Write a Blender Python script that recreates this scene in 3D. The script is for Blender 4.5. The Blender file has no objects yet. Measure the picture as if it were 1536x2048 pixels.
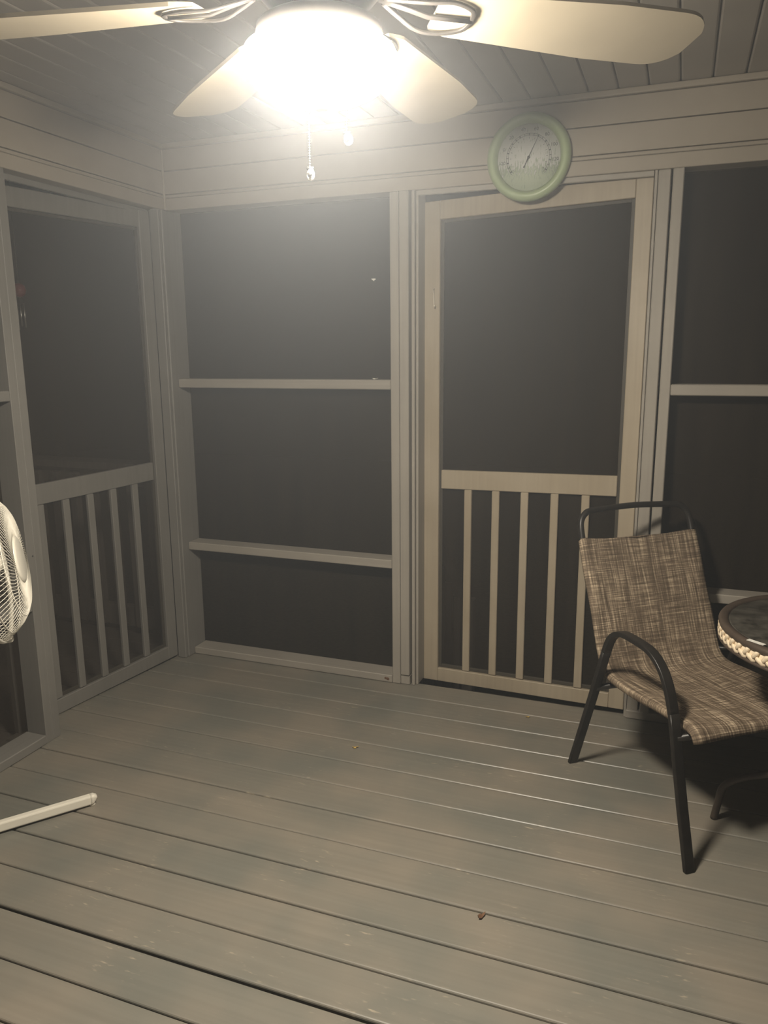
import bpy, bmesh, math, random
from mathutils import Vector, Matrix
random.seed(7)
PI = math.pi
S = bpy.context.scene
COL = S.collection

# ------------------------------------------------------------------ camera
cam_d = bpy.data.cameras.new('camera')
cam = bpy.data.objects.new('camera', cam_d)
COL.objects.link(cam)
FPX = 1550.0
cam_d.sensor_fit = 'VERTICAL'
cam_d.sensor_height = 24.0
cam_d.lens = FPX / 2048.0 * 24.0
cam_d.clip_start = 0.02
cam_d.clip_end = 200
right = Vector((0.9356032, 0.35295191, -0.00846184))
down = Vector((0.0641598, -0.19354529, -0.97899118))
fwd = Vector((-0.34717455, 0.91540438, -0.20372692))
m = Matrix((right, -down, -fwd)).transposed().to_4x4()
m.translation = Vector((0, 0, 1.5))
cam.matrix_world = m
S.camera = cam

# ------------------------------------------------------------------ world: night, with added haze standing in for lens glare around the lamp
world = bpy.data.worlds.new('night')
S.world = world
world.use_nodes = True
wn = world.node_tree
wn.nodes.clear()
w_out = wn.nodes.new('ShaderNodeOutputWorld')
w_bg = wn.nodes.new('ShaderNodeBackground')
w_bg.inputs['Color'].default_value = (0.55, 0.62, 0.72, 1)
w_bg.inputs['Strength'].default_value = 0.0015
wn.links.new(w_bg.outputs[0], w_out.inputs['Surface'])
w_vol = wn.nodes.new('ShaderNodeVolumeScatter')
w_vol.inputs['Color'].default_value = (0.88, 0.935, 1.0, 1)
w_vol.inputs['Density'].default_value = 0.0265
w_vol.inputs['Anisotropy'].default_value = 0.62
wn.links.new(w_vol.outputs[0], w_out.inputs['Volume'])

S.view_settings.view_transform = 'Standard'
S.view_settings.look = 'None'
S.view_settings.gamma = 1.0
S.view_settings.use_curve_mapping = False
S.view_settings.exposure = 0.0
S.cycles.max_bounces = 6
S.cycles.diffuse_bounces = 3
S.cycles.glossy_bounces = 3
S.cycles.transmission_bounces = 4
S.cycles.volume_bounces = 0
S.cycles.transparent_max_bounces = 8
LAMP_STRENGTH = 255.0
LAMP_COLOR = (1.0, 0.91, 0.77)

# ------------------------------------------------------------------ materials
def rgb(r, g, b): return (r, g, b, 1)

def base_mat(name, rough=0.5, spec=0.4, metal=0.0):
    mt = bpy.data.materials.new(name)
    mt.use_nodes = True
    nt = mt.node_tree
    p = nt.nodes['Principled BSDF']
    p.inputs['Roughness'].default_value = rough
    p.inputs['Metallic'].default_value = metal
    p.inputs['Specular IOR Level'].default_value = spec
    return mt, nt, p

def plain(name, col, rough=0.5, spec=0.4, metal=0.0, var=0.06, scale=8.0):
    mt, nt, p = base_mat(name, rough, spec, metal)
    tc = nt.nodes.new('ShaderNodeTexCoord')
    nz = nt.nodes.new('ShaderNodeTexNoise')
    nz.inputs['Scale'].default_value = scale
    nz.inputs['Detail'].default_value = 4
    nt.links.new(tc.outputs['Object'], nz.inputs['Vector'])
    rp = nt.nodes.new('ShaderNodeValToRGB')
    rp.color_ramp.elements[0].position = 0.3
    rp.color_ramp.elements[1].position = 0.7
    rp.color_ramp.elements[0].color = rgb(*[c * (1 - var) for c in col])
    rp.color_ramp.elements[1].color = rgb(*[min(1, c * (1 + var)) for c in col])
    nt.links.new(nz.outputs['Fac'], rp.inputs['Fac'])
    nt.links.new(rp.outputs['Color'], p.inputs['Base Color'])
    return mt

def painted_wood(name, col, grain=(2.0, 60.0, 60.0), rough=0.45, worn=None, bump=0.12, var=0.1, mottled=None):
    """paint over wood: grain relief stretched along one axis, blotchy tone, small scuffs"""
    mt, nt, p = base_mat(name, rough, 0.6 if worn else 0.4)
    N = nt.nodes.new
    L = nt.links.new
    geo = N('ShaderNodeNewGeometry')
    mp = N('ShaderNodeMapping')
    mp.inputs['Scale'].default_value = grain
    L(geo.outputs['Position'], mp.inputs['Vector'])
    g = N('ShaderNodeTexNoise')
    g.inputs['Scale'].default_value = 1.0
    g.inputs['Detail'].default_value = 5
    g.inputs['Distortion'].default_value = 0.4
    L(mp.outputs[0], g.inputs['Vector'])
    blot = N('ShaderNodeTexNoise')
    blot.inputs['Scale'].default_value = 3.2
    blot.inputs['Detail'].default_value = 3
    L(geo.outputs['Position'], blot.inputs['Vector'])
    r1 = N('ShaderNodeValToRGB')
    r1.color_ramp.elements[0].position = 0.35
    r1.color_ramp.elements[1].position = 0.65
    m2 = mottled or col
    r1.color_ramp.elements[0].color = rgb(*[c * (1 - var * .5) for c in m2])
    r1.color_ramp.elements[1].color = rgb(*[c * (1 + var * .5) for c in col])
    L(blot.outputs['Fac'], r1.inputs['Fac'])
    r2 = N('ShaderNodeValToRGB')
    r2.color_ramp.elements[0].position = 0.3
    r2.color_ramp.elements[1].position = 0.7
    r2.color_ramp.elements[0].color = rgb(1 - var, 1 - var, 1 - var)
    r2.color_ramp.elements[1].color = rgb(1, 1, 1)
    L(g.outputs['Fac'], r2.inputs['Fac'])
    mx = N('ShaderNodeMix')
    mx.data_type = 'RGBA'
    mx.blend_type = 'MULTIPLY'
    mx.inputs['Factor'].default_value = 1
    L(r1.outputs[0], mx.inputs['A'])
    L(r2.outputs[0], mx.inputs['B'])
    out = mx.outputs['Result']
    if worn:
        # scuffs: thin streaks of paler worn paint, gathered in patches
        mp2 = N('ShaderNodeMapping')
        mp2.inputs['Scale'].default_value = (28, 110, 60)
        mp2.inputs['Rotation'].default_value = (0, 0, 0.12)
        L(geo.outputs['Position'], mp2.inputs['Vector'])
        s = N('ShaderNodeTexNoise')
        s.inputs['Scale'].default_value = 1
        s.inputs['Detail'].default_value = 3
        L(mp2.outputs[0], s.inputs['Vector'])
        pt = N('ShaderNodeTexNoise')
        pt.inputs['Scale'].default_value = 4.5
        pt.inputs['Detail'].default_value = 2
        L(geo.outputs['Position'], pt.inputs['Vector'])
        rs = N('ShaderNodeValToRGB')
        rs.color_ramp.elements[0].position = 0.61
        rs.color_ramp.elements[1].position = 0.72
        L(s.outputs['Fac'], rs.inputs['Fac'])
        rq = N('ShaderNodeValToRGB')
        rq.color_ramp.elements[0].position = 0.52
        rq.color_ramp.elements[1].position = 0.66
        L(pt.outputs['Fac'], rq.inputs['Fac'])
        mu = N('ShaderNodeMath')
        mu.operation = 'MULTIPLY'
        L(rs.outputs[0], mu.inputs[0])
        L(rq.outputs[0], mu.inputs[1])
        mu2 = N('ShaderNodeMath')
        mu2.operation = 'MULTIPLY'
        mu2.inputs[1].default_value = 0.7
        L(mu.outputs[0], mu2.inputs[0])
        mw = N('ShaderNodeMix')
        mw.data_type = 'RGBA'
        mw.inputs['B'].default_value = rgb(*worn)
        L(mu2.outputs[0], mw.inputs['Factor'])
        L(out, mw.inputs['A'])
        out = mw.outputs['Result']
        rr = N('ShaderNodeMapRange')
        rr.inputs['To Min'].default_value = rough - 0.08
        rr.inputs['To Max'].default_value = rough + 0.14
        L(blot.outputs['Fac'], rr.inputs['Value'])
        L(rr.outputs[0], p.inputs['Roughness'])
    L(out, p.inputs['Base Color'])
    b = N('ShaderNodeBump')
    b.inputs['Strength'].default_value = bump
    b.inputs['Distance'].default_value = 0.0015
    L(g.outputs['Fac'], b.inputs['Height'])
    L(b.outputs[0], p.inputs['Normal'])
    return mt

M = {}
M['floor'] = painted_wood('deck_paint', (0.222, 0.196, 0.158), (1.6, 70, 30), 0.36, worn=(0.42, 0.36, 0.27), var=0.12, mottled=(0.188, 0.184, 0.157))
M['post'] = painted_wood('frame_paint_upright', (0.32, 0.292, 0.25), (70, 70, 2.0), 0.5, var=0.10)
M['rail'] = painted_wood('frame_paint_cross', (0.32, 0.292, 0.25), (2.0, 60, 60), 0.5, var=0.10)
M['railY'] = painted_wood('dimmed_left_paint_depth', (0.195, 0.185, 0.166), (60, 2.0, 60), 0.5, var=0.10)  # greyer left paint, with the dim left side's shade put into the colour
M['door'] = painted_wood('door_paint', (0.37, 0.315, 0.235), (60, 60, 2.0), 0.5, var=0.10, mottled=(0.36, 0.30, 0.215))
M['ceiling'] = plain('ceiling_vinyl', (0.34, 0.31, 0.27), 0.5, 0.3, var=0.05, scale=5)
M['header'] = plain('header_vinyl', (0.33, 0.29, 0.235), 0.5, 0.3, var=0.05, scale=5)
M['postL'] = painted_wood('dimmed_left_paint_upright', (0.195, 0.185, 0.166), (70, 70, 2.0), 0.5, var=0.10)  # left uprights and corner post: corner dimness darkens this grey too
M['doorL'] = painted_wood('dimmed_left_door_paint', (0.185, 0.175, 0.156), (60, 60, 2.0), 0.5, var=0.10)  # left door grey, lowered in tone to carry the shade of that side
M['bead'] = plain('screen_bead', (0.055, 0.048, 0.036), 0.55, 0.3)
M['gap'] = plain('under_deck_joist', (0.05, 0.045, 0.04), 0.8, 0.1)
M['black'] = plain('bronze_black_enamel', (0.014, 0.012, 0.010), 0.38, 0.35, var=0.25, scale=40)
M['white'] = plain('cream_white_plastic', (0.74, 0.70, 0.60), 0.32, 0.5, var=0.03)
M['fanblade'] = plain('light_maple_blade', (0.40, 0.345, 0.255), 0.5, 0.3, var=0.06, scale=6)
M['bronze'] = plain('dark_bronze_fan_metal', (0.045, 0.040, 0.036), 0.45, 0.4, var=0.08)
M['nickel'] = plain('fan_grey_metal', (0.30, 0.30, 0.29), 0.4, 0.5, metal=0.3, var=0.04)
M['chrome'] = plain('chrome', (0.85, 0.83, 0.78), 0.16, 0.5, metal=1.0, var=0.02)
M['chime'] = plain('brushed_chime_tube', (0.92, 0.90, 0.84), 0.36, 0.5, metal=1.0, var=0.02)
M['green'] = plain('sage_green_resin', (0.34, 0.42, 0.24), 0.38, 0.45, var=0.05)
M['ink'] = plain('dial_ink', (0.05, 0.05, 0.05), 0.6, 0.2)
M['red'] = plain('red_lacquer', (0.32, 0.03, 0.03), 0.3, 0.5)
M['cord'] = plain('cord', (0.2, 0.18, 0.15), 0.8, 0.1)
M['braid'] = plain('pale_woven_cane', (0.70, 0.58, 0.42), 0.55, 0.3, var=0.12, scale=60)
M['tablemetal'] = plain('brown_table_metal', (0.065, 0.048, 0.036), 0.36, 0.5, var=0.15, scale=25)
M['paper'] = plain('paper_scrap', (0.62, 0.60, 0.55), 0.7, 0.2)
M['leaf'] = plain('dry_leaf', (0.42, 0.29, 0.09), 0.7, 0.2, var=0.25, scale=200)
M['darkleaf'] = plain('dark_dry_leaf', (0.13, 0.07, 0.04), 0.7, 0.2, var=0.25, scale=200)
M['moth'] = plain('moth_wing', (0.85, 0.83, 0.75), 0.6, 0.2)
M['outwood'] = painted_wood('outside_wood', (0.20, 0.175, 0.15), (50, 50, 3), 0.7, var=0.15)
M['ground'] = plain('night_lawn', (0.035, 0.042, 0.022), 0.9, 0.05, var=0.5, scale=30)
M['hook'] = plain('galvanised_hook', (0.55, 0.5, 0.42), 0.35, 0.5, metal=0.8)

def screen_mat():
    mt = bpy.data.materials.new('insect_screen_mesh')
    mt.use_nodes = True
    nt = mt.node_tree
    nt.nodes.clear()
    N = nt.nodes.new
    L = nt.links.new
    o = N('ShaderNodeOutputMaterial')
    mx = N('ShaderNodeMixShader')
    tr = N('ShaderNodeBsdfTransparent')
    df = N('ShaderNodeBsdfDiffuse')
    geo = N('ShaderNodeNewGeometry')
    mp = N('ShaderNodeMapping')
    mp.inputs['Scale'].default_value = (14, 14, 1.2)
    L(geo.outputs['Position'], mp.inputs['Vector'])
    nz = N('ShaderNodeTexNoise')
    nz.inputs['Scale'].default_value = 1.6
    nz.inputs['Detail'].default_value = 4
    L(mp.outputs[0], nz.inputs['Vector'])
    rp = N('ShaderNodeValToRGB')
    rp.color_ramp.elements[0].position = 0.3
    rp.color_ramp.elements[1].position = 0.75
    rp.color_ramp.elements[0].color = rgb(0.028, 0.022, 0.016)
    rp.color_ramp.elements[1].color = rgb(0.048, 0.038, 0.027)
    L(nz.outputs['Fac'], rp.inputs['Fac'])
    L(rp.outputs[0], df.inputs['Color'])
    mx.inputs['Fac'].default_value = 0.52
    L(tr.outputs[0], mx.inputs[1])
    L(df.outputs[0], mx.inputs[2])
    L(mx.outputs[0], o.inputs['Surface'])
    return mt
M['screen'] = screen_mat()

def lamp_mat():
    mt = bpy.data.materials.new('lit_opal_glass')
    mt.use_nodes = True
    nt = mt.node_tree
    nt.nodes.clear()
    o = nt.nodes.new('ShaderNodeOutputMaterial')
    e = nt.nodes.new('ShaderNodeEmission')
    e.inputs['Color'].default_value = rgb(*LAMP_COLOR)
    e.inputs['Strength'].default_value = LAMP_STRENGTH
    # the bulbs sit low in the bowl: its underside glows stronger than its shoulder
    tc = nt.nodes.new('ShaderNodeTexCoord')
    sp = nt.nodes.new('ShaderNodeSeparateXYZ')
    nt.links.new(tc.outputs['Object'], sp.inputs[0])
    mr = nt.nodes.new('ShaderNodeMapRange')
    mr.inputs['From Min'].default_value = 2.02
    mr.inputs['From Max'].default_value = 1.94
    mr.inputs['To Min'].default_value = LAMP_STRENGTH * 0.45
    mr.inputs['To Max'].default_value = LAMP_STRENGTH * 1.5
    nt.links.new(sp.outputs['Z'], mr.inputs['Value'])
    nt.links.new(mr.outputs[0], e.inputs['Strength'])
    nt.links.new(e.outputs[0], o.inputs['Surface'])
    return mt
M['lamp'] = lamp_mat()

def sling_mat():
    """tweed sling: cream and brown yarns crossing, from the cloth's own UV in metres"""
    mt, nt, p = base_mat('tweed_sling', 0.75, 0.2)
    N = nt.nodes.new
    L = nt.links.new
    uv = N('ShaderNodeUVMap')
    def yarn(sx, sy, w):
        mp = N('ShaderNodeMapping')
        mp.inputs['Scale'].default_value = (sx, sy, 1)
        mp.inputs['Location'].default_value = (w, w * 1.7, 0)
        L(uv.outputs[0], mp.inputs['Vector'])
        nz = N('ShaderNodeTexNoise')
        nz.inputs['Scale'].default_value = 1
        nz.inputs['Detail'].default_value = 3
        nz.inputs['Roughness'].default_value = 0.6
        L(mp.outputs[0], nz.inputs['Vector'])
        return nz.outputs['Fac']
    a = yarn(170, 7, 1.3)
    b = yarn(9, 260, 5.1)
    c = yarn(45, 3, 9.4)
    ad = N('ShaderNodeMath')
    ad.operation = 'ADD'
    L(a, ad.inputs[0])
    L(b, ad.inputs[1])
    ad2 = N('ShaderNodeMath')
    ad2.operation = 'MULTIPLY_ADD'
    ad2.inputs[1].default_value = 0.5
    L(c, ad2.inputs[0])
    L(ad.outputs[0], ad2.inputs[2])
    rp = N('ShaderNodeValToRGB')
    rp.color_ramp.elements[0].position = 0.0
    rp.color_ramp.elements[0].color = rgb(0.060, 0.043, 0.028)
    e1 = rp.color_ramp.elements.new(0.45)
    e1.color = rgb(0.16, 0.12, 0.082)
    e2 = rp.color_ramp.elements.new(0.72)
    e2.color = rgb(0.36, 0.285, 0.20)
    rp.color_ramp.elements[-1].position = 1.0
    rp.color_ramp.elements[-1].color = rgb(0.66, 0.54, 0.39)
    mr = N('ShaderNodeMapRange')
    mr.inputs['From Min'].default_value = 0.92
    mr.inputs['From Max'].default_value = 1.62
    L(ad2.outputs[0], mr.inputs['Value'])
    L(mr.outputs[0], rp.inputs['Fac'])
    L(rp.outputs[0], p.inputs['Base Color'])
    bp = N('ShaderNodeBump')
    bp.inputs['Strength'].default_value = 0.3
    bp.inputs['Distance'].default_value = 0.002
    L(ad.outputs[0], bp.inputs['Height'])
    L(bp.outputs[0], p.inputs['Normal'])
    return mt
M['sling'] = sling_mat()

def dial_mat():
    """pale dial card with a soft printed meadow along its lower half (object z is up on the dial)"""
    mt, nt, p = base_mat('thermometer_card', 0.5, 0.3)
    N = nt.nodes.new
    L = nt.links.new
    tc = N('ShaderNodeTexCoord')
    sp = N('ShaderNodeSeparateXYZ')
    L(tc.outputs['Object'], sp.inputs[0])
    mp = N('ShaderNodeMapping')
    mp.inputs['Scale'].default_value = (190, 1, 45)
    L(tc.outputs['Object'], mp.inputs['Vector'])
    nz = N('ShaderNodeTexNoise')
    nz.inputs['Scale'].default_value = 1
    nz.inputs['Detail'].default_value = 4
    L(mp.outputs[0], nz.inputs['Vector'])
    mr = N('ShaderNodeMapRange')
    mr.inputs['From Min'].default_value = 0.0
    mr.inputs['From Max'].default_value = -0.085
    L(sp.outputs['Z'], mr.inputs['Value'])
    ad = N('ShaderNodeMath')
    ad.operation = 'MULTIPLY_ADD'
    ad.inputs[1].default_value = 1.7
    L(nz.outputs['Fac'], ad.inputs[0])
    L(mr.outputs[0], ad.inputs[2])
    mr.inputs['To Max'].default_value = 0.34
    mr.inputs['To Min'].default_value = -0.35
    rp = N('ShaderNodeValToRGB')
    rp.color_ramp.elements[0].position = 0.66
    rp.color_ramp.elements[0].color = rgb(0.60, 0.61, 0.58)
    e = rp.color_ramp.elements.new(0.84)
    e.color = rgb(0.30, 0.35, 0.27)
    rp.color_ramp.elements[-1].position = 1.0
    rp.color_ramp.elements[-1].color = rgb(0.44, 0.50, 0.38)
    L(ad.outputs[0], rp.inputs['Fac'])
    L(rp.outputs[0], p.inputs['Base Color'])
    return mt
M['dial'] = dial_mat()

def clear_glass(name, tint, fac, rough):
    mt = bpy.data.materials.new(name)
    mt.use_nodes = True
    nt = mt.node_tree
    nt.nodes.clear()
    o = nt.nodes.new('ShaderNodeOutputMaterial')
    mx = nt.nodes.new('ShaderNodeMixShader')
    tr = nt.nodes.new('ShaderNodeBsdfTransparent')
    tr.inputs['Color'].default_value = rgb(*tint)
    gl = nt.nodes.new('ShaderNodeBsdfGlossy')
    gl.inputs['Roughness'].default_value = rough
    mx.inputs['Fac'].default_value = fac
    nt.links.new(tr.outputs[0], mx.inputs[1])
    nt.links.new(gl.outputs[0], mx.inputs[2])
    nt.links.new(mx.outputs[0], o.inputs['Surface'])
    return mt
M['coverglass'] = clear_glass('thermometer_cover_glass', (0.97, 0.97, 0.97), 0.04, 0.08)

def table_glass():
    mt, nt, p = base_mat('dark_patterned_glass', 0.22, 0.6)
    tc = nt.nodes.new('ShaderNodeTexCoord')
    nz = nt.nodes.new('ShaderNodeTexNoise')
    nz.inputs['Scale'].default_value = 26
    nz.inputs['Detail'].default_value = 5
    nt.links.new(tc.outputs['Object'], nz.inputs['Vector'])
    rp = nt.nodes.new('ShaderNodeValToRGB')
    rp.color_ramp.elements[0].position = 0.35
    rp.color_ramp.elements[1].position = 0.75
    rp.color_ramp.elements[0].color = rgb(0.035, 0.032, 0.026)
    rp.color_ramp.elements[1].color = rgb(0.13, 0.12, 0.10)
    nt.links.new(nz.outputs['Fac'], rp.inputs['Fac'])
    nt.links.new(rp.outputs[0], p.inputs['Base Color'])
    p.inputs['Transmission Weight'].default_value = 0.25
    b = nt.nodes.new('ShaderNodeBump')
    b.inputs['Strength'].default_value = 0.35
    b.inputs['Distance'].default_value = 0.0015
    nt.links.new(nz.outputs['Fac'], b.inputs['Height'])
    nt.links.new(b.outputs[0], p.inputs['Normal'])
    return mt
M['tableglass'] = table_glass()

# ------------------------------------------------------------------ mesh helpers
def link(name, me, mat, parent=None):
    if mat and not me.materials:
        me.materials.append(M[mat] if isinstance(mat, str) else mat)
    o = bpy.data.objects.new(name, me)
    COL.objects.link(o)
    if parent is not None:
        o.parent = parent
    return o

def smooth(me, on=True):
    me.polygons.foreach_set('use_smooth', [on] * len(me.polygons))

def from_bm(name, bm, mat, parent=None, sm=False):
    me = bpy.data.meshes.new(name)
    bmesh.ops.recalc_face_normals(bm, faces=bm.faces[:])
    bm.to_mesh(me)
    bm.free()
    if sm:
        smooth(me)
    return link(name, me, mat, parent)

def box_bm(lo, hi, bev=0.0, seg=1):
    bm = bmesh.new()
    bmesh.ops.create_cube(bm, size=1)
    for v in bm.verts:
        v.co = Vector([lo[i] + (v.co[i] + .5) * (hi[i] - lo[i]) for i in range(3)])
    if bev:
        bmesh.ops.bevel(bm, geom=bm.edges[:], offset=bev, segments=seg, affect='EDGES', profile=0.5)
    return bm

def box(name, lo, hi, mat, parent=None, bev=0.003, seg=1):
    return from_bm(name, box_bm(lo, hi, bev, seg), mat, parent)

def ngon(n, rx, ry=None, ph=0.0):
    ry = ry or rx
    return [(rx * math.cos(2 * PI * i / n + ph), ry * math.sin(2 * PI * i / n + ph)) for i in range(n)]

def rrect(w, h, r, k=2):
    pts = []
    for cx, cy, a0 in ((w / 2 - r, h / 2 - r, 0), (-w / 2 + r, h / 2 - r, 90), (-w / 2 + r, -h / 2 + r, 180), (w / 2 - r, -h / 2 + r, 270)):
        for i in range(k + 1):
            a = math.radians(a0 + 90 * i / k)
            pts.append((cx + r * math.cos(a), cy + r * math.sin(a)))
    return pts

def sweep_data(path, prof, ref=Vector((0, 0, 1)), closed=False, cap=True, v0=0):
    """prof (a,b): a along ref-perpendicular side, b along 'up' built from ref"""
    path = [Vector(p) for p in path]
    n = len(path)
    k = len(prof)
    V, F = [], []
    for i, p in enumerate(path):
        if closed:
            t = (path[(i + 1) % n] - path[i - 1]).normalized()
        else:
            t = (path[min(i + 1, n - 1)] - path[max(i - 1, 0)]).normalized()
        side = t.cross(ref)
        if side.length < 1e-5:
            side = t.cross(Vector((1, 0, 0)) if abs(t.x) < .9 else Vector((0, 1, 0)))
        side.normalize()
        up = side.cross(t).normalized()
        for a, b in prof:
            V.append(p + side * a + up * b)
    rng = n if closed else n - 1
    for i in range(rng):
        j = (i + 1) % n
        for q in range(k):
            r = (q + 1) % k
            F.append((v0 + i * k + q, v0 + i * k + r, v0 + j * k + r, v0 + j * k + q))
    if cap and not closed:
        F.append(tuple(v0 + q for q in range(k))[::-1])
        F.append(tuple(v0 + (n - 1) * k + q for q in range(k)))
    return V, F

def mesh(name, V, F, mat, parent=None, sm=False):
    me = bpy.data.meshes.new(name)
    me.from_pydata([tuple(v) for v in V], [], F)
    me.update()
    bm = bmesh.new()
    bm.from_mesh(me)
    bmesh.ops.recalc_face_normals(bm, faces=bm.faces[:])
    bm.to_mesh(me)
    bm.free()
    if sm:
        smooth(me)
    return link(name, me, mat, parent)

def sweep(name, path, prof, mat, parent=None, ref=Vector((0, 0, 1)), closed=False, sm=True):
    V, F = sweep_data(path, prof, ref, closed)
    return mesh(name, V, F, mat, parent, sm)

def tube(name, path, r, mat, parent=None, sides=10, ref=Vector((0, 0, 1)), closed=False):
    return sweep(name, path, ngon(sides, r), mat, parent, ref, closed, True)

def lathe(name, prof, mat, parent=None, seg=40, loc=(0, 0, 0), sm=True):
    V, F = [], []
    k = len(prof)
    for i in range(seg):
        a = 2 * PI * i / seg
        for r, z in prof:
            V.append((loc[0] + r * math.cos(a), loc[1] + r * math.sin(a), loc[2] + z))
    for i in range(seg):
        j = (i + 1) % seg
        for q in range(k - 1):
            F.append((i * k + q, j * k + q, j * k + q + 1, i * k + q + 1))
    me = bpy.data.meshes.new(name)
    me.from_pydata(V, [], F)
    bm = bmesh.new()
    bm.from_mesh(me)
    bmesh.ops.remove_doubles(bm, verts=bm.verts[:], dist=1e-6)
    bmesh.ops.recalc_face_normals(bm, faces=bm.faces[:])
    bm.to_mesh(me)
    bm.free()
    if sm:
        smooth(me)
    return link(name, me, mat, parent)

def spline(pts, n=6, closed=False):
    """Catmull-Rom through pts"""
    pts = [Vector(p) for p in pts]
    out = []
    N = len(pts)
    for i in range(N if closed else N - 1):
        if closed:
            p0, p1, p2, p3 = pts[i - 1], pts[i], pts[(i + 1) % N], pts[(i + 2) % N]
        else:
            p1, p2 = pts[i], pts[i + 1]
            p0 = pts[i - 1] if i else p1 * 2 - p2
            p3 = pts[i + 2] if i + 2 < N else p2 * 2 - p1
        for q in range(n):
            t = q / n
            out.append(0.5 * ((2 * p1) + (p2 - p0) * t + (2 * p0 - 5 * p1 + 4 * p2 - p3) * t * t + (3 * p1 - p0 - 3 * p2 + p3) * t ** 3))
    if not closed:
        out.append(pts[-1])
    return out

def tag(o, label, cat, group=None, kind=None):
    o['label'] = label
    o['category'] = cat
    if group:
        o['group'] = group
    if kind:
        o['kind'] = kind
    return o

def empty(name, loc=(0, 0, 0), rz=0.0):
    o = bpy.data.objects.new(name, None)
    COL.objects.link(o)
    o.location = loc
    o.rotation_euler = (0, 0, rz)
    o.empty_display_size = 0.1
    return o

# ------------------------------------------------------------------ key dimensions (metres, camera at x=0 y=0)
YB = 3.134      # inner face of the back wall framing
XL = -2.236     # inner face of the left wall framing
DEP = 0.09      # framing depth; the screens are stapled to its outer side
XR = 1.75       # the porch goes on to the right and behind the camera
YN = -1.15
ZH = 2.13       # underside of the header
ZC = 2.412      # ceiling

# ------------------------------------------------------------------ floor
fl = tag(empty('floor'), 'grey painted wooden deck floor of long parallel boards', 'floor', kind='structure')
joints = [3.176, 3.024, 2.872, 2.722, 2.572, 2.420, 2.264, 2.113, 1.967, 1.817, 1.669, 1.526, 1.384, 1.241]
y = joints[-1]
while y > YN:
    y -= 0.1455
    joints.append(y)
for i in range(len(joints) - 1):
    y1, y0 = joints[i], joints[i + 1]
    gap = 0.0022
    g0 = 0.0042 if abs(y0 - 1.384) < 1e-3 else gap + random.uniform(-.0005, .001)
    g1 = 0.0042 if abs(y1 - 1.384) < 1e-3 else gap
    dz = random.uniform(-0.0012, 0.0008)
    bm = box_bm((-2.42, y0 + g0, -0.03 + dz), (XR, y1 - g1, dz), 0.0)
    ed = [e for e in bm.edges if all(v.co.z > dz - .001 for v in e.verts) and abs(e.verts[0].co.y - e.verts[1].co.y) < 1e-5]
    bmesh.ops.bevel(bm, geom=ed, offset=0.006, segments=3, affect='EDGES', profile=0.5)
    from_bm('deck_board', bm, 'floor', fl)
for x in (-2.2, -1.4, -0.6, 0.2, 1.0):
    box('joist', (x - .02, YN, -0.2), (x + .02, 3.15, -0.034), 'gap', fl, 0)

# ------------------------------------------------------------------ ceiling
ce = tag(empty('ceiling'), 'beige beadboard ceiling of narrow panels above the fan', 'ceiling', kind='structure')
x = -0.064 - 0.1045 * 22
shared = None
while x < XR:
    if shared is None:
        bm = box_bm((0.0, YN, ZC), (0.1045 - 0.004, YB - 0.001, ZC + 0.02), 0.0)
        ed = [e for e in bm.edges if all(v.co.z < ZC + .001 for v in e.verts) and abs(e.verts[0].co.x - e.verts[1].co.x) < 1e-5]
        bmesh.ops.bevel(bm, geom=ed, offset=0.006, segments=2, affect='EDGES', profile=0.5)
        o = from_bm('ceiling_board', bm, 'ceiling', ce)
        shared = o.data
    else:
        o = link('ceiling_board', shared, None, ce)
    o.location.x = x
    x += 0.1045
box('backing', (-2.45, YN, ZC + 0.0205), (XR, YB + .1, ZC + 0.05), 'ceiling', ce, 0)

# ------------------------------------------------------------------ back wall framing
wb = tag(empty('wall_back'), 'screened back wall with grey wooden posts, rails and beige header', 'wall', kind='structure')
def header_x(x0, x1, yb, par):
    box('header_board', (x0, yb, ZH), (x1, yb + .12, ZH + 0.052), 'header', par, 0.004, 2)
    box('header_bead', (x0, yb + .006, ZH + 0.054), (x1, yb + .12, ZH + 0.068), 'header', par, 0.004, 2)
    box('header_board', (x0, yb + .003, ZH + 0.070), (x1, yb + .12, ZH + 0.165), 'header', par, 0.003, 2)
    box('header_board', (x0, yb + .003, ZH + 0.1685), (x1, yb + .12, ZH + 0.258), 'header', par, 0.003, 2)
    box('header_trim', (x0, yb - .010, ZH + 0.2595), (x1, yb + .12, ZH + 0.2815), 'header', par, 0.005, 3)
header_x(-2.32, XR, YB, wb)
# corner post
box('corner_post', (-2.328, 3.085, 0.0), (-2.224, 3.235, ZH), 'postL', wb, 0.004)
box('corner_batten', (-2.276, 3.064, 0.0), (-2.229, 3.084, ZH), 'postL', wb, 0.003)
# screen bay between the corner and the middle post
box('rail', (-2.223, YB, 1.337), (-1.155, YB + DEP, 1.378), 'rail', wb)
box('rail', (-2.223, YB, 0.545), (-1.155, YB + DEP, 0.584), 'rail', wb)
box('sill', (-2.223, YB - .002, 0.001), (-1.155, YB + .1, 0.036), 'rail', wb)
# middle post and the jamb of the back door
box('post', (-1.154, YB, 0.0), (-1.1155, YB + .1, ZH), 'post', wb)
box('batten', (-1.1125, YB - .004, 0.047), (-1.0715, YB + .09, ZH), 'post', wb)
box('batten_block', (-1.1150, YB + .004, 0.0), (-1.0715, YB + .09, 0.044), 'post', wb)
box('door_stop', (-1.0625, YB + .008, 0.0), (-1.0485, YB + .10, ZH), 'post', wb, 0.002)
box('door_jamb', (-1.0475, YB + .022, 0.0), (-1.0365, YB + .12, ZH), 'post', wb, 0.002)
# header jamb above the door
box('door_head', (-1.036, YB + .012, ZH - .020), (-0.136, YB + .028, ZH), 'rail', wb, 0.002)
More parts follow.
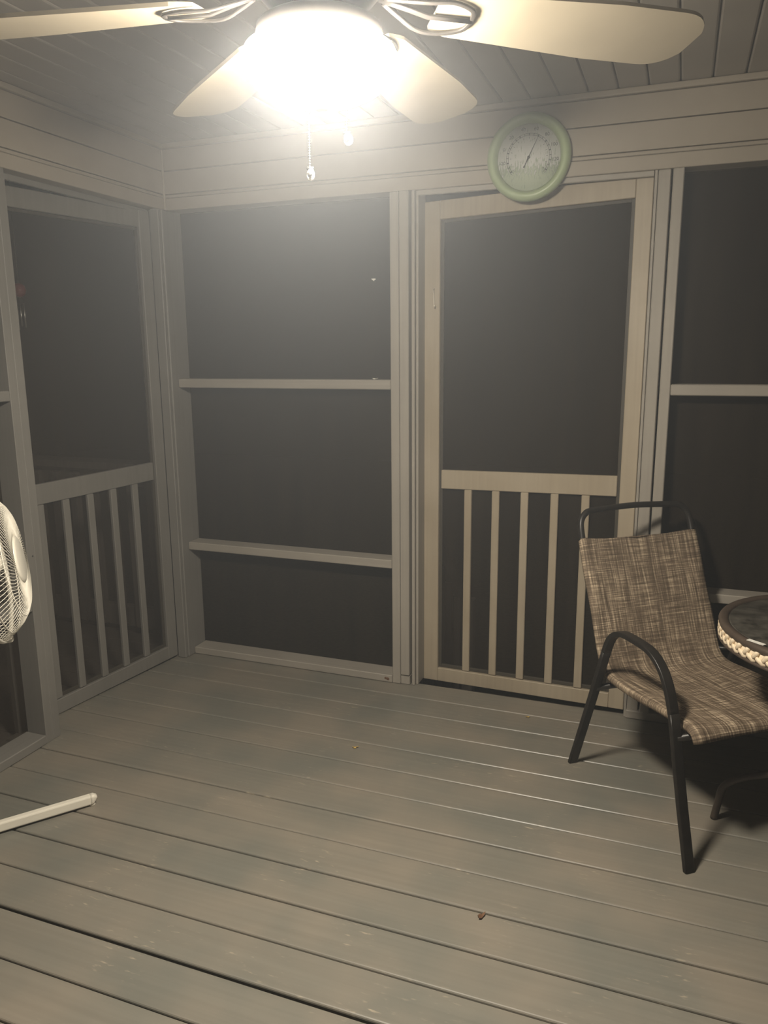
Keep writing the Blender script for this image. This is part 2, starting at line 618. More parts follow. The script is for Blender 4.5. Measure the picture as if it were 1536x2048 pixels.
# right-hand jamb and post
box('door_jamb', (-0.134, YB + .006, 0.0), (-0.1235, YB + .12, ZH), 'post', wb, 0.002)
box('jamb_board', (-0.122, YB + .008, 0.0), (-0.079, YB + .10, ZH), 'post', wb)
box('post', (-0.072, YB - .001, 0.0), (-0.034, YB + .095, ZH), 'post', wb)
# right screen bays
for xa, xb in ((-0.033, 1.02), (1.06, XR)):
    box('rail', (xa, YB, 1.326), (xb, YB + DEP, 1.367), 'rail', wb)
    box('rail', (xa, YB, 0.531), (xb, YB + DEP, 0.568), 'rail', wb)
    box('sill', (-0.125 if xa < 0 else xa, YB - .004, 0.001), (xb, YB + .1, 0.036), 'rail', wb)
box('post', (1.021, YB, 0.0), (1.059, YB + .1, ZH), 'post', wb)

def quad(name, pts, mat, parent):
    me = bpy.data.meshes.new(name)
    me.from_pydata(pts, [], [(0, 1, 2, 3)])
    me.update()
    return link(name, me, mat, parent)
ys = YB + DEP + 0.004
quad('insect_screen', [(-2.23, ys, 0.02), (-1.13, ys, 0.02), (-1.13, ys, ZH + .02), (-2.23, ys, ZH + .02)], 'screen', wb)
quad('insect_screen', [(-0.05, ys, 0.02), (XR, ys, 0.02), (XR, ys, ZH + .02), (-0.05, ys, ZH + .02)], 'screen', wb)

for kx, kz, kr in ((-1.187, .019, .006), (-1.176, .017, .0075)):
    o = lathe('knot', [(.0, .0012), (kr * .7, .001), (kr, .0)], 'darkleaf', wb, 12)
    o.data.transform(Matrix.Translation((kx, YB - .002, kz)) @ Matrix.Rotation(PI / 2, 4, 'X'))

# ------------------------------------------------------------------ left wall framing
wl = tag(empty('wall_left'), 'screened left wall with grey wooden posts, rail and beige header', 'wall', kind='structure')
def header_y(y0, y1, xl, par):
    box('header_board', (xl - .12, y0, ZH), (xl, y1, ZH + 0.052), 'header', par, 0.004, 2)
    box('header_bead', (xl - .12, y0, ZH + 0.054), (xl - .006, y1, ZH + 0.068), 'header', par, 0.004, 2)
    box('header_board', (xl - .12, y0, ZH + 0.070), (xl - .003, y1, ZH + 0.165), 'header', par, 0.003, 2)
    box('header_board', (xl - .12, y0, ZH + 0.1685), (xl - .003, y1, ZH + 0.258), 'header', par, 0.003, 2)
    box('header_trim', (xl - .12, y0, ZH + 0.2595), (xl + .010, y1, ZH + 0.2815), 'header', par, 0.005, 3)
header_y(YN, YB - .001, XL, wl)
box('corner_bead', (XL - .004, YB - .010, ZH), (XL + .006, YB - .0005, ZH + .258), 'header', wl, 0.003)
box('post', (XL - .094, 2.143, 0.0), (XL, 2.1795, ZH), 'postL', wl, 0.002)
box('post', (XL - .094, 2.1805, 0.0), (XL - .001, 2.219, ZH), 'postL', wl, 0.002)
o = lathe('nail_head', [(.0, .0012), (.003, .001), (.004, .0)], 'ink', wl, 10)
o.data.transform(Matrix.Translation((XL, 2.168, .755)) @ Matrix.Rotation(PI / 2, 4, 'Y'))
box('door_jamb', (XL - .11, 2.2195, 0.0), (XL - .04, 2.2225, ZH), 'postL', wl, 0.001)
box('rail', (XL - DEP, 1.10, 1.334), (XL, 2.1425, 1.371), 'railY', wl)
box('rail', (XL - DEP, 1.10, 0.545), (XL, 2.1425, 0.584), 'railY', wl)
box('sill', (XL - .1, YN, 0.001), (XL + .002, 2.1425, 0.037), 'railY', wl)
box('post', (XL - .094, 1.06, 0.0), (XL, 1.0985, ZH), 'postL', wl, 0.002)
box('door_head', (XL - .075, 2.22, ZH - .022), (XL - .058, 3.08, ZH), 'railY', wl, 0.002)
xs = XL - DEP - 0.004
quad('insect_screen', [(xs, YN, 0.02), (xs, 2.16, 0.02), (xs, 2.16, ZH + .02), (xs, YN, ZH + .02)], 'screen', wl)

# ------------------------------------------------------------------ screen doors (local x from hinge to latch, local -y towards the room)
def screen_door(name, loc, rz, sag, label, nbal, zrail, mirror=1, hook=True, paint='door'):
    d = tag(empty(name, loc, rz), label, 'door', kind='structure')
    W, H, T = 0.905, 2.108, 0.028
    def b(nm, x0, x1, z0, z1, y0=-T / 2, y1=T / 2, mat=None, bev=0.0025, par=None):
        lo = (min(x0 * mirror, x1 * mirror), y0, z0)
        hi = (max(x0 * mirror, x1 * mirror), y1, z1)
        return box(nm, lo, hi, mat or paint, par or d, bev)
    b('stile', 0.0, 0.062, 0.0, H)
    b('stile', W - 0.070, W, 0.0, H)
    b('top_rail', 0.0625, W - 0.0705, H - 0.074, H)
    b('bottom_rail', 0.0625, W - 0.0705, 0.0, 0.064)
    b('middle_rail', 0.074, W - 0.080, zrail - .083, zrail, -T / 2 + .006, T / 2 - .003)
    # dark bead that holds the screen, set back in the frame
    x0, x1, z0, z1 = 0.0625, W - 0.0705, 0.0645, H - 0.0745
    b('bead', x0, x0 + .014, z0, z1, 0.0, .010, 'bead', .001)
    b('bead', x1 - .014, x1, z0, z1, 0.0, .010, 'bead', .001)
    b('bead', x0 + .0145, x1 - .0145, z0, z0 + .016, 0.0, .010, 'bead', .001)
    b('bead', x0 + .0145, x1 - .0145, z1 - .012, z1, 0.0, .010, 'bead', .001)
    for s in nbal:
        b('baluster', s - .0165, s + .0165, 0.0665, zrail - .0835, -.011, .0055)
    quad('insect_screen', [(x0 * mirror, .0105, z0), (x1 * mirror, .0105, z0), (x1 * mirror, .0105, z1), (x0 * mirror, .0105, z1)], 'screen', d)
    if hook:
        hx = (W - 0.045) * mirror
        h = tube('hook_latch', spline([(hx, -T / 2 - .004, 1.755), (hx + .001, -T / 2 - .007, 1.74), (hx + .002, -T / 2 - .006, 1.70), (hx + .004, -T / 2 - .006, 1.685), (hx + .008, -T / 2 - .010, 1.680), (hx + .010, -T / 2 - .014, 1.69)], 4), 0.0022, 'hook', d, 6)
        lathe('screw_eye', [(0, .004), (.004, .004), (.005, 0), (.0, 0)], 'hook', h, 10, (hx, -T / 2 - .004, 1.757))
    # the door has racked: the latch side hangs lower, the stiles stay upright
    sh = Matrix.Identity(4)
    sh[2][0] = -sag * mirror
    for o in [d] + list(COL.objects):
        if o.type == 'MESH' and (o.parent is d or (o.parent is not None and o.parent.parent is d)):
            o.data.transform(sh)
    return d
dA = math.radians(4.5)
# back door: hinge on the right, latch end swung out a little
d1 = screen_door('door_1', (-0.1365, 3.187, 0.014), -dA, 0.024, 'grey screen door with balusters standing ajar under the green thermometer', [0.195, 0.322, 0.449, 0.575, 0.700], 0.990, mirror=-1)
dB = math.radians(8.0)
# left door: hinge at the far corner, latch end swung out behind the left post
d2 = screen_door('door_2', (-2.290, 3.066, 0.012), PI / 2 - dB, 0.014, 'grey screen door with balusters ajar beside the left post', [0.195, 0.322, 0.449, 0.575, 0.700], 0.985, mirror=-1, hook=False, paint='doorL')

# ------------------------------------------------------------------ outside: lawn, landing, railing, steps
lawn = box('ground', (-14, -8, -0.95), (12, 16, -0.90), 'ground', None, 0)
tag(lawn, 'dark night lawn outside the porch', 'ground', kind='structure')
ld = tag(empty('landing_deck', (-3.1, 2.3, -0.03)), 'dim brown wooden landing outside the left screen door', 'deck', kind='structure')
yy = 1.2
while yy < 3.28:
    box('landing_board', (-1.3, yy - 2.3, -.03), (0.655, yy - 2.3 + .139, 0), 'outwood', ld, 0.003)
    yy += 0.145
rl = tag(empty('deck_railing', (-3.2, 3.34, -0.03)), 'brown wooden deck railing with balusters outside the left screen door', 'railing')
box('cap_rail', (-1.2, -.07, 0.925), (0.84, .07, 0.965), 'outwood', rl)
box('upper_rail', (-1.2, -.02, 0.835), (0.84, .018, 0.924), 'outwood', rl)
box('lower_rail', (-1.2, -.02, 0.045), (0.84, .018, 0.165), 'outwood', rl)
bx = -1.1
while bx < 0.84:
    box('baluster', (bx - .022, -.060, 0.06), (bx + .022, -.021, 0.90), 'outwood', rl, 0.002)
    bx += 0.125
sr = tag(empty('stair_railing', (-1.19, 3.42, 0)), 'dim wooden stair handrail descending behind the back screen door', 'railing')
V, F = sweep_data([(0, 0, .86), (0.06, 1.0, -.05)], rrect(.045, .085, .008))
mesh('handrail', V, F, 'outwood', sr)
box('newel_post', (-.04, -.05, -.9), (.05, .04, .84), 'outwood', sr, .004)
box('newel_post', (.015, .93, -.9), (.105, 1.02, .02), 'outwood', sr, .006)
for q in (0.2, .35, .5, .65, .8):
    box('baluster', (.06 * q - .019, q - .019, -.55 * q - .25), (.06 * q + .019, q + .019, .81 - .91 * q), 'outwood', sr, .002)
st = tag(empty('steps', (-0.6, 3.3, -0.2)), 'dark wooden steps going down behind the back screen door', 'steps', kind='structure')
for q in range(4):
    box('tread', (-.55, .06 + .26 * q, -.18 * q - .04), (.55, .30 + .26 * q, -.18 * q), 'outwood', st, .004)

# ------------------------------------------------------------------ ceiling fan with light
FX, FY = -0.632, 1.368
fan = tag(empty('ceiling_fan', (FX, FY, 0)), 'ceiling fan with pale wooden blades and a lit white glass bowl', 'ceiling fan')
ZW = 2.0035
lathe('light_bowl', [(.105, .026), (.120, .022), (.132, .013), (.1380, .002), (.1385, -.008), (.134, -.021), (.122, -.036), (.103, -.050), (.080, -.061), (.052, -.070), (.022, -.0745)], 'lamp', fan, 56, (0, 0, ZW))
lathe('finial', [(.0, -.083), (.010, -.0825), (.017, -.080), (.020, -.0765), (.0215, -.0742)], 'nickel', fan, 24, (0, 0, ZW))
lathe('light_fitter', [(.0, .058), (.098, .058), (.110, .050), (.113, .034), (.106, .026), (.100, .034), (.0, .036)], 'bronze', fan, 48, (0, 0, ZW))
lathe('motor_housing', [(.0, .0585), (.060, .059), (.066, .075), (.100, .098), (.122, .122), (.126, .155), (.115, .185), (.085, .208), (.040, .222), (.018, .230), (.0, .230)], 'bronze', fan, 48, (0, 0, ZW))
tube('down_rod', [(0, 0, ZW + .225), (0, 0, ZC - .05)], .014, 'bronze', fan, 14)
lathe('canopy', [(.018, -.075), (.045, -.070), (.065, -.045), (.070, -.012), (.070, -.001), (.0, -.001)], 'bronze', fan, 36, (0, 0, ZC))
# one blade with its bracket, then copies turned about the rotor
def blade_mesh():
    n = 44
    R0, R1 = 0.215, 0.755
    th = .007
    outl = []
    for i in range(n + 1):
        t = i / n
        r = R0 + (R1 - R0) * t
        w = 0.060 + 0.026 * min(1, t * 1.6)
        if t > .86:
            q = (t - .86) / .14
            w *= math.sqrt(max(0.0, 1 - (q * .93) ** 2.4))
        if t < .06:
            w *= 0.75 + .25 * t / .06
        outl.append((r, w))
    V, F = [], []
    for r, w in outl:
        V += [(r, -w, th / 2), (r, w, th / 2), (r, w, -th / 2), (r, -w, -th / 2)]
    for i in range(n):
        a, b_ = i * 4, (i + 1) * 4
        for q in range(4):
            F.append((a + q, a + (q + 1) % 4, b_ + (q + 1) % 4, b_ + q))
    F += [(0, 1, 2, 3), (n * 4 + 3, n * 4 + 2, n * 4 + 1, n * 4)]
    return V, F
ZBL = 2.100
V, F = blade_mesh()
b0 = mesh('blade', V, F, 'fanblade', fan)
br_path = [(.118, 0, .012), (.15, 0, .004), (.185, 0, -.008), (.215, 0, -.009), (.26, 0, -.006)]
def bracket(par):
    V, F = [], []
    for sgn in (-1, 1):
        pth = spline([(.118, .006 * sgn, .010), (.15, .022 * sgn, .0), (.19, .040 * sgn, -.010), (.235, .046 * sgn, -.009), (.275, .030 * sgn, -.0085), (.285, 0.002 * sgn, -.0085)], 4)
        v, f = sweep_data(pth, rrect(.009, .005, .0015), v0=len(V))
        V += v
        F += f
    v, f = sweep_data([(.11, 0, .012), (.165, 0, .0), (.20, 0, -.009), (.285, 0, -.0085)], rrect(.012, .005, .0015), v0=len(V))
    V += v
    F += f
    return mesh('bracket', V, F, 'bronze', par, True)
k0 = bracket(b0)
ANG = [36.5 + 360 / 7 * q for q in range(7)]
PITCH = math.radians(-11)
for i, a in enumerate(ANG):
    if i == 0:
        bl, br = b0, k0
    else:
        bl = b0.copy()
        COL.objects.link(bl)
        bl.parent = fan
        br = k0.copy()
        COL.objects.link(br)
        br.parent = bl
    bl.matrix_local = Matrix.Translation((0, 0, ZBL)) @ Matrix.Rotation(math.radians(a), 4, 'Z') @ Matrix.Rotation(PITCH, 4, 'X')
# pull chains hang from the fitter on the far side of the bowl
def pull_chain(dx, dy, ztop, zbot, tilt):
    V, F = [], []
    n = int((ztop - zbot) / .0048)
    for i in range(n):
        z = ztop - (i + .5) * (ztop - zbot) / n
        v, f = sweep_data([(dx, dy, z + .0018), (dx, dy, z + .0009), (dx, dy, z - .0009), (dx, dy, z - .0018)], ngon(6, .0017), v0=len(V))
        k = 6
        for q in range(6):
            v[q] = Vector((dx, dy, z + .0018)) + (v[q] - Vector((dx, dy, z + .0018))) * .45
            v[18 + q] = Vector((dx, dy, z - .0018)) + (v[18 + q] - Vector((dx, dy, z - .0018))) * .45
        V += v
        F += f
    v, f = sweep_data([(dx, dy, ztop), (dx, dy, zbot)], ngon(5, .0006), v0=len(V))
    V += v
    F += f
    c = mesh('pull_chain', V, F, 'chrome', fan, True)
    fb = lathe('fob', [(.0, .010), (.004, .009), (.0085, .004), (.0105, -.002), (.0095, -.008), (.005, -.0125), (.0, -.014)], 'white', c, 18)
    fb.scale = (1, .45, 1)
    fb.location = (dx + .002, dy, zbot - .010)
    fb.rotation_euler = (0.2, tilt, -0.35)
    lathe('fob_medallion', [(.0, .0012), (.0055, .0012), (.006, 0), (.0055, -.0012), (0, -.0012)], 'chrome', c, 16, (0, 0, 0)).matrix_local = Matrix.Translation((dx + .002, dy - .0058, zbot - .012)) @ Matrix.Rotation(PI / 2, 4, 'X')
    tube('fob_bar', [(dx - .006, dy, zbot), (dx + .008, dy, zbot - .001)], .0032, 'chrome', c, 8)
fdx, fdy = -0.3546, 0.9350    # horizontal viewing direction
sdx, sdy = 0.9350, 0.3546
def behind(px, dist): return (fdx * dist + sdx * px, fdy * dist + sdy * px)
c1 = behind(-0.034, 0.128)
c2 = behind(0.040, 0.118)
pull_chain(c1[0], c1[1], ZW + .05, 1.853, 0.5)
pull_chain(c2[0], c2[1], ZW + .05, 1.914, -0.5)

# ------------------------------------------------------------------ round thermometer hung on the header
TX, TZ = -0.588, 2.207
th = tag(empty('wall_thermometer', (TX, YB - .004, TZ)), 'round green framed outdoor thermometer hung on the header above the door', 'thermometer')
def lathe_y(name, prof, mat, parent, seg=48):
    """lathe about the local y axis, profile (r, y)"""
    o = lathe(name, prof, mat, parent, seg)
    o.data.transform(Matrix.Rotation(PI / 2, 4, 'X'))
    return o
lathe_y('frame', [(.118, .0), (.155, .0), (.158, .010), (.156, .024), (.147, .036), (.136, .039), (.127, .033), (.122, .022), (.119, .016), (.118, .004)], 'green', th, 64)
lathe_y('back_plate', [(.0, .002), (.1185, .002), (.1185, .0005)], 'green', th, 48)
dl = lathe_y('dial', [(.0, .0125), (.118, .0125), (.118, .010), (.0, .010)], 'dial', th, 64)
def arc_mesh(r0, r1, a0, a1, yy, n=60):
    V, F = [], []
    for i in range(n + 1):
        a = math.radians(a0 + (a1 - a0) * i / n)
        for r in (r0, r1):
            V.append((r * math.sin(a), yy, r * math.cos(a)))
    for i in range(n):
        F.append((2 * i, 2 * i + 1, 2 * i + 3, 2 * i + 2))
    return V, F
for r in (.0835, .0770):
    V, F = arc_mesh(r, r + .0013, -134, 134, -.0131)
    mesh('scale_line', V, F, 'ink', dl)
for q in range(0, 21):
    a = math.radians(-126 + q * 12.6)
    V, F = [], []
    for rr, hw in ((.0765, .0022 if q % 2 == 0 else .0011), (.0852, .0022 if q % 2 == 0 else .0011)):
        for s in (-1, 1):
            V.append((rr * math.sin(a) + s * hw * math.cos(a), -.0132, rr * math.cos(a) - s * hw * math.sin(a)))
    F = [(0, 1, 3, 2)]
    mesh('scale_tick', V, F, 'ink', dl)
for q in range(0, 15):
    a = math.radians(-126 + q * 18)
    V = []
    for rr in (.0655, .0715):
        for s in (-1, 1):
            V.append((rr * math.sin(a) + s * .0008 * math.cos(a), -.0132, rr * math.cos(a) - s * .0008 * math.sin(a)))
    mesh('inner_tick', V, [(0, 1, 3, 2)], 'ink', dl)
def text_mesh(name, s, size, loc, mat, parent):
    cu = bpy.data.curves.new(name, 'FONT')
    cu.body = s
    cu.size = size
    cu.align_x = 'CENTER'
    cu.align_y = 'CENTER'
    cu.resolution_u = 3
    to = bpy.data.objects.new(name + '_tmp', cu)
    COL.objects.link(to)
    bpy.context.view_layer.update()
    dg = bpy.context.evaluated_depsgraph_get()
    me = bpy.data.meshes.new_from_object(to.evaluated_get(dg))
    bpy.data.objects.remove(to)
    me.transform(Matrix.Rotation(PI / 2, 4, 'X'))
    me.materials.clear()
    o = link(name, me, mat, parent)
    o.location = loc
    return o
for s, a in (('-20', -98), ('0', -70), ('20', -42), ('40', -13), ('60', 15), ('80', 42), ('100', 68), ('120', 98)):
    ar = math.radians(a)
    text_mesh('numeral', s, .0175, (.1005 * math.sin(ar), -.0132, .1005 * math.cos(ar)), 'ink', dl)
na = math.radians(26)
V = []
for rr, hw in ((-.040, .0032), (-.030, .0012), (.0, .0030), (.006, .0016), (.078, .0006)):
    for s in (-1, 1):
        for yy in (-.0165, -.0175):
            V.append((rr * math.sin(na) + s * hw * math.cos(na), yy, rr * math.cos(na) - s * hw * math.sin(na)))
F = []
for i in range(4):
    a, b_ = i * 4, i * 4 + 4
    F += [(a, a + 2, b_ + 2, b_), (a + 1, b_ + 1, b_ + 3, a + 3), (a, b_, b_ + 1, a + 1), (a + 2, a + 3, b_ + 3, b_ + 2)]
mesh('needle', V, F, 'ink', th)
lathe_y('needle_hub', [(.0, .0195), (.004, .019), (.005, .0165), (.005, .0128), (.0, .0128)], 'ink', th, 16)
lathe_y('cover_glass', [(.0, .0215), (.05, .0208), (.119, .0195)], 'coverglass', th, 48)

# ------------------------------------------------------------------ patio sling chair
ch = tag(empty('patio_chair', (-0.285, 2.70, 0), math.atan2(-0.78976, 0.61341)), 'black framed patio chair with brown tweed sling seat and curved arms', 'chair')
loop_r = [(0, 0), (.055, .152), (.111, .307), (.150, .420), (.180, .505)]
loop_a = [(.180, .505), (.194, .540), (.213, .568), (.240, .588), (.275, .598), (.320, .600), (.370, .599), (.412, .594), (.448, .578), (.478, .554), (.503, .520), (.522, .480), (.535, .445)]
loop_f = [(.535, .445), (.550, .390), (.575, .285), (.602, .180), (.630, .080), (.652, 0)]
bar = rrect(.033, .017, .004, 3)
for oo in (0.0, .556):
    P3 = lambda L: [(s, oo, z) for s, z in L]
    sweep('leg', P3(loop_r), bar, 'black', ch, Vector((0.9, 0, -.35)))
    full = spline(P3(loop_a), 4)
    # constant frame in the loop's plane: the wide side of the bar lies across the loop
    V, F = [], []
    n = len(full)
    for i, p in enumerate(full):
        t = (full[min(i + 1, n - 1)] - full[max(i - 1, 0)]).normalized()
        side = Vector((0, 1, 0))
        up = side.cross(t).normalized()
        for a_, b_ in bar:
            V.append(p + side * a_ + up * b_)
    k = len(bar)
    for i in range(n - 1):
        for q in range(k):
            F.append((i * k + q, i * k + (q + 1) % k, (i + 1) * k + (q + 1) % k, (i + 1) * k + q))
    F += [tuple(range(k))[::-1], tuple((n - 1) * k + q for q in range(k))]
    mesh('armrest', V, F, 'black', ch, True)
    sweep('leg', P3(loop_f), bar, 'black', ch, Vector((0.9, 0, .25)))
# side rails of the seat, carrying on up into the hoop of the back
railp = [(.560, .404), (.460, .402), (.350, .396), (.250, .390), (.180, .388), (.138, .395), (.112, .416), (.090, .452), (.060, .520), (.020, .615), (-.025, .720), (-.066, .815)]
oL, oR = .045, .511
hoop = [(s, oL, z) for s, z in railp] + [(-.083, oL, .860), (-.095, oL + .006, .893), (-.102, oL + .024, .915), (-.106, oL + .052, .925), (-.109, .2, .931), (-.110, .278, .933), (-.109, .356, .931), (-.106, oR - .052, .925), (-.102, oR - .024, .915), (-.095, oR - .006, .893), (-.083, oR, .860)] + [(s, oR, z) for s, z in railp[::-1]]
V, F = sweep_data(spline(hoop, 3), ngon(10, .0115), Vector((.35, 0, .94)))
tube_o = tube('back_hoop', spline(hoop, 3), .0115, 'black', ch, 10, Vector((0.35, 0.02, 0.93)))
tube('stretcher', [(.5535, .0, .374), (.5535, .556, .374)], .011, 'black', ch)
tube('stretcher', [(.1265, .0, .350), (.1265, .556, .350)], .011, 'black', ch)
for oo, o2 in ((oL, 0), (oR, .556)):
    tube('bracket', spline([(.553, oo, .376), (.550, oo, .388), (.545, oo, .396)], 3), .008, 'black', ch, 8, Vector((0, 1, 0)))
    tube('bracket', spline([(.165, o2, .452), (.130, (oo + o2) / 2, .430), (.104, oo, .428)], 3), .008, 'black', ch, 8)
# sling cloth
sp = spline([Vector((s, 0, z)) for s, z in ([(-.070, .825)] + railp[::-1][0:])], 5)
lip = [Vector((.578, 0, .398)), Vector((.590, 0, .386)), Vector((.596, 0, .372))]
sp = sp + lip
prof = [(.060, -.0135), (.046, -.0150), (.034, -.0105), (.0305, 0.0), (.034, .0095), (.045, .0135), (.062, .0120), (.10, .006), (.16, 0.0), (.22, -.004), (.278, -.006)]
prof = prof + [(.556 - a, b) for a, b in prof[::-1][1:]]
V, F, UVc = [], [], []
acc = 0
n = len(sp)
for i, p in enumerate(sp):
    t = (sp[min(i + 1, n - 1)] - sp[max(i - 1, 0)]).normalized()
    nrm = Vector((-t.z, 0, t.x))
    if nrm.z < 0 and nrm.x < 0:
        nrm = -nrm
    if i:
        acc += (sp[i] - sp[i - 1]).length
    for o_, h_ in prof:
        wob = .0018 * math.sin(o_ * 60 + acc * 23)
        hh = h_
        if i >= n - 3 and abs(h_) > .009 and h_ < 0:
            hh = h_ * .6
        V.append(Vector((p.x, o_, p.z)) + nrm * (hh + wob))
        UVc.append((o_, acc))
k = len(prof)
for i in range(n - 1):
    for q in range(k - 1):
        F.append((i * k + q, i * k + q + 1, (i + 1) * k + q + 1, (i + 1) * k + q))
sl = mesh('sling', V, F, 'sling', ch, True)
sl['label'] = 'brown and cream tweed sling cloth'
uvl = sl.data.uv_layers.new(name='UVMap')
for li, lp in enumerate(sl.data.loops):
    uvl.data[li].uv = UVc[lp.vertex_index]
so = sl.modifiers.new('thickness', 'SOLIDIFY')
so.thickness = .0022
so.offset = 0

# ------------------------------------------------------------------ round side table
tb = tag(empty('round_table', (0.499, 2.461, 0)), 'small round glass table with pale braided edge beside the chair', 'table')
ZT = 0.70
lathe('top_rim', [(.316, .002), (.321, .007), (.332, .009), (.341, .006), (.3445, .0), (.343, -.008), (.336, -.012), (.318, -.012), (.315, -.004), (.316, .002)], 'tablemetal', tb, 80, (0, 0, ZT - .009))
lathe('glass_top', [(.0, .0), (.310, .0), (.3155, -.001), (.3155, -.006), (.0, -.006)], 'tableglass', tb, 80, (0, 0, ZT - .006))
lathe('lower_hoop', [(.332, .0), (.337, .005), (.3425, .004), (.344, .0), (.3425, -.004), (.337, -.005), (.332, .0)], 'tablemetal', tb, 80, (0, 0, ZT - .056))
lathe('apron', [(.327, -.020), (.330, -.020), (.330, -.056), (.327, -.056), (.327, -.020)], 'tablemetal', tb, 64, (0, 0, ZT))
lathe('braid_backing', [(.3345, -.018), (.3365, -.018), (.3365, -.053), (.3345, -.053), (.3345, -.018)], 'braid', tb, 80, (0, 0, ZT))
# plaited edging: two rows of slanting cane strands laid over one another
def strand():
    bm = bmesh.new()
    bmesh.ops.create_icosphere(bm, subdivisions=1, radius=1)
    for v in bm.verts:
        x_, y_, z_ = v.co
        v.co = Vector((x_ * .0070, y_ * .0215, z_ * .0098 + .30 * y_ * .0215))
    return bm
strand_up = from_bm('braid_strand', strand(), 'braid', tb, True)
NS = 62
for row in (0, 1):
    for i in range(NS):
        o = strand_up if (row == 0 and i == 0) else strand_up.copy()
        if o is not strand_up:
            COL.objects.link(o)
            o.parent = tb
        a = 2 * PI * (i + .5 * row) / NS
        zz = ZT - .0295 if row == 0 else ZT - .0435
        o.matrix_local = Matrix.Rotation(a, 4, 'Z') @ Matrix.Translation((.3385, 0, zz)) @ Matrix.Rotation(0.55 if row == 0 else -0.75, 4, 'X')
for q in range(4):
    a = math.radians(173.3 + 90 * q)
    pth = spline([(.309, 0, 0.0), (.300, 0, .06), (.288, 0, .12), (.235, 0, .165), (.13, 0, .22), (.082, 0, .33), (.105, 0, .48), (.22, 0, .60), (.315, 0, .668)], 5)
    lg = tube('leg', pth, .0115, 'tablemetal', tb, 10, Vector((0, 1, 0)))
    lg.rotation_euler = (0, 0, a)
lathe('leg_ring', [(.070, .0), (.076, .006), (.082, .0), (.076, -.006), (.070, .0)], 'tablemetal', tb, 32, (0, 0, .33))
bm = box_bm((-.008, -.026, 0), (.007, .024, .0009), 0)
pp = from_bm('torn_sticker', bm, 'paper', tb)
pp['label'] = 'torn white paper sticker'
pp.matrix_local = Matrix.Rotation(math.radians(218.3), 4, 'Z') @ Matrix.Translation((.326, 0, ZT + .0003)) @ Matrix.Rotation(.25, 4, 'Z')

# ------------------------------------------------------------------ pedestal fan
pf = tag(empty('pedestal_fan', (-1.98, 1.59, 0)), 'white pedestal fan with wire grille standing by the left wall', 'fan')
def fan_leg(angle, length):
    lg = sweep('leg', [(.045, 0, .024), (length - .012, 0, .024)], rrect(.026, .032, .005, 2), 'white', pf, sm=False)
    lg.rotation_euler = (0, 0, angle)
    cap = sweep('end_cap', [(length - .0115, 0, .024), (length - .004, 0, .024), (length + .003, 0, .022), (length + .007, 0, .019)], rrect(.028, .034, .008, 3), 'white', lg)
    v = cap.data.vertices
    kk = 16
    for ring, sc in ((2, .86), (3, .45)):
        c = sum((v[ring * kk + q].co for q in range(kk)), Vector()) / kk
        for q in range(kk):
            v[ring * kk + q].co = c + (v[ring * kk + q].co - c) * sc
    lathe('foot_pad', [(.0, 0), (.009, 0), (.010, .006), (.009, .0095), (.0, .0095)], 'white', lg, 14, (length - .006, 0, 0.0))
    return lg
A1 = math.atan2(.80, .60)
fan_leg(A1, .350)
fan_leg(A1 + PI, .350)
fan_leg(math.radians(-43), .335)
fan_leg(math.radians(137), .325)
lathe('hub', [(.0, .004), (.050, .004), (.052, .040), (.045, .055), (.028, .066), (.022, .090), (.0, .090)], 'white', pf, 28)
tube('pole', [(0, 0, .085), (0, 0, .80)], .013, 'white', pf, 14)
lathe('height_collar', [(.013, -.03), (.020, -.03), (.021, .03), (.013, .035)], 'white', pf, 20, (0, 0, .50))
# head frame: local x is the fan's axis
tilt = math.radians(8.0)
thy = math.radians(38.5)
axis = Vector((math.cos(thy) * math.cos(tilt), math.sin(thy) * math.cos(tilt), math.sin(tilt)))
sidev = Vector((-math.sin(thy), math.cos(thy), 0))
upv = axis.cross(sidev)
badge = Vector((-1.819, 1.715, .898)) - Vector((-1.98, 1.59, 0))
HM = Matrix((axis, sidev, upv)).transposed().to_4x4()
HM.translation = badge
def head(o):
    o.data.transform(HM)
    return o
def lathe_x(name, prof, mat, par, seg=40):
    """profile (r, x) about the head axis"""
    o = lathe(name, prof, mat, par, seg)
    o.data.transform(Matrix.Rotation(PI / 2, 4, 'Y'))
    return head(o)
RM = Matrix.Rotation(PI / 2, 4, 'Y')
lathe_x('badge', [(.0, .004), (.060, .004), (.070, .001), (.073, -.004), (.070, -.007), (.0, -.007)], 'white', pf, 40)
fprof = [(.071, -.003), (.095, -.001), (.122, -.001), (.148, -.005), (.168, -.014), (.190, -.030), (.210, -.052), (.226, -.076), (.2305, -.086)]
def wire_mesh(profile, twist, ring_i, sides=5):
    pts = []
    for i, (r, xx) in enumerate(profile):
        if i <= ring_i:
            ph = twist * (i / ring_i)
        else:
            ph = twist * (1 - .25 * (i - ring_i) / (len(profile) - 1 - ring_i))
        pts.append((xx, r * math.sin(ph), r * math.cos(ph)))
    V, F = sweep_data(pts, ngon(sides, .00095), Vector((1, 0, .01)))
    return V, F
V, F = wire_mesh(fprof, .34, 4)
w0 = mesh('grille_wire', V, F, 'white', pf, True)
NW = 88
for i in range(NW):
    o = w0 if i == 0 else w0.copy()
    if i:
        COL.objects.link(o)
        o.parent = pf
    o.matrix_local = HM @ Matrix.Rotation(2 * PI * i / NW, 4, 'X')
rprof = [(.055, -.200), (.10, -.198), (.150, -.188), (.190, -.165), (.215, -.135), (.2295, -.098), (.2305, -.088)]
V, F = wire_mesh(rprof, -.30, 3)
w1 = mesh('rear_grille_wire', V, F, 'white', pf, True)
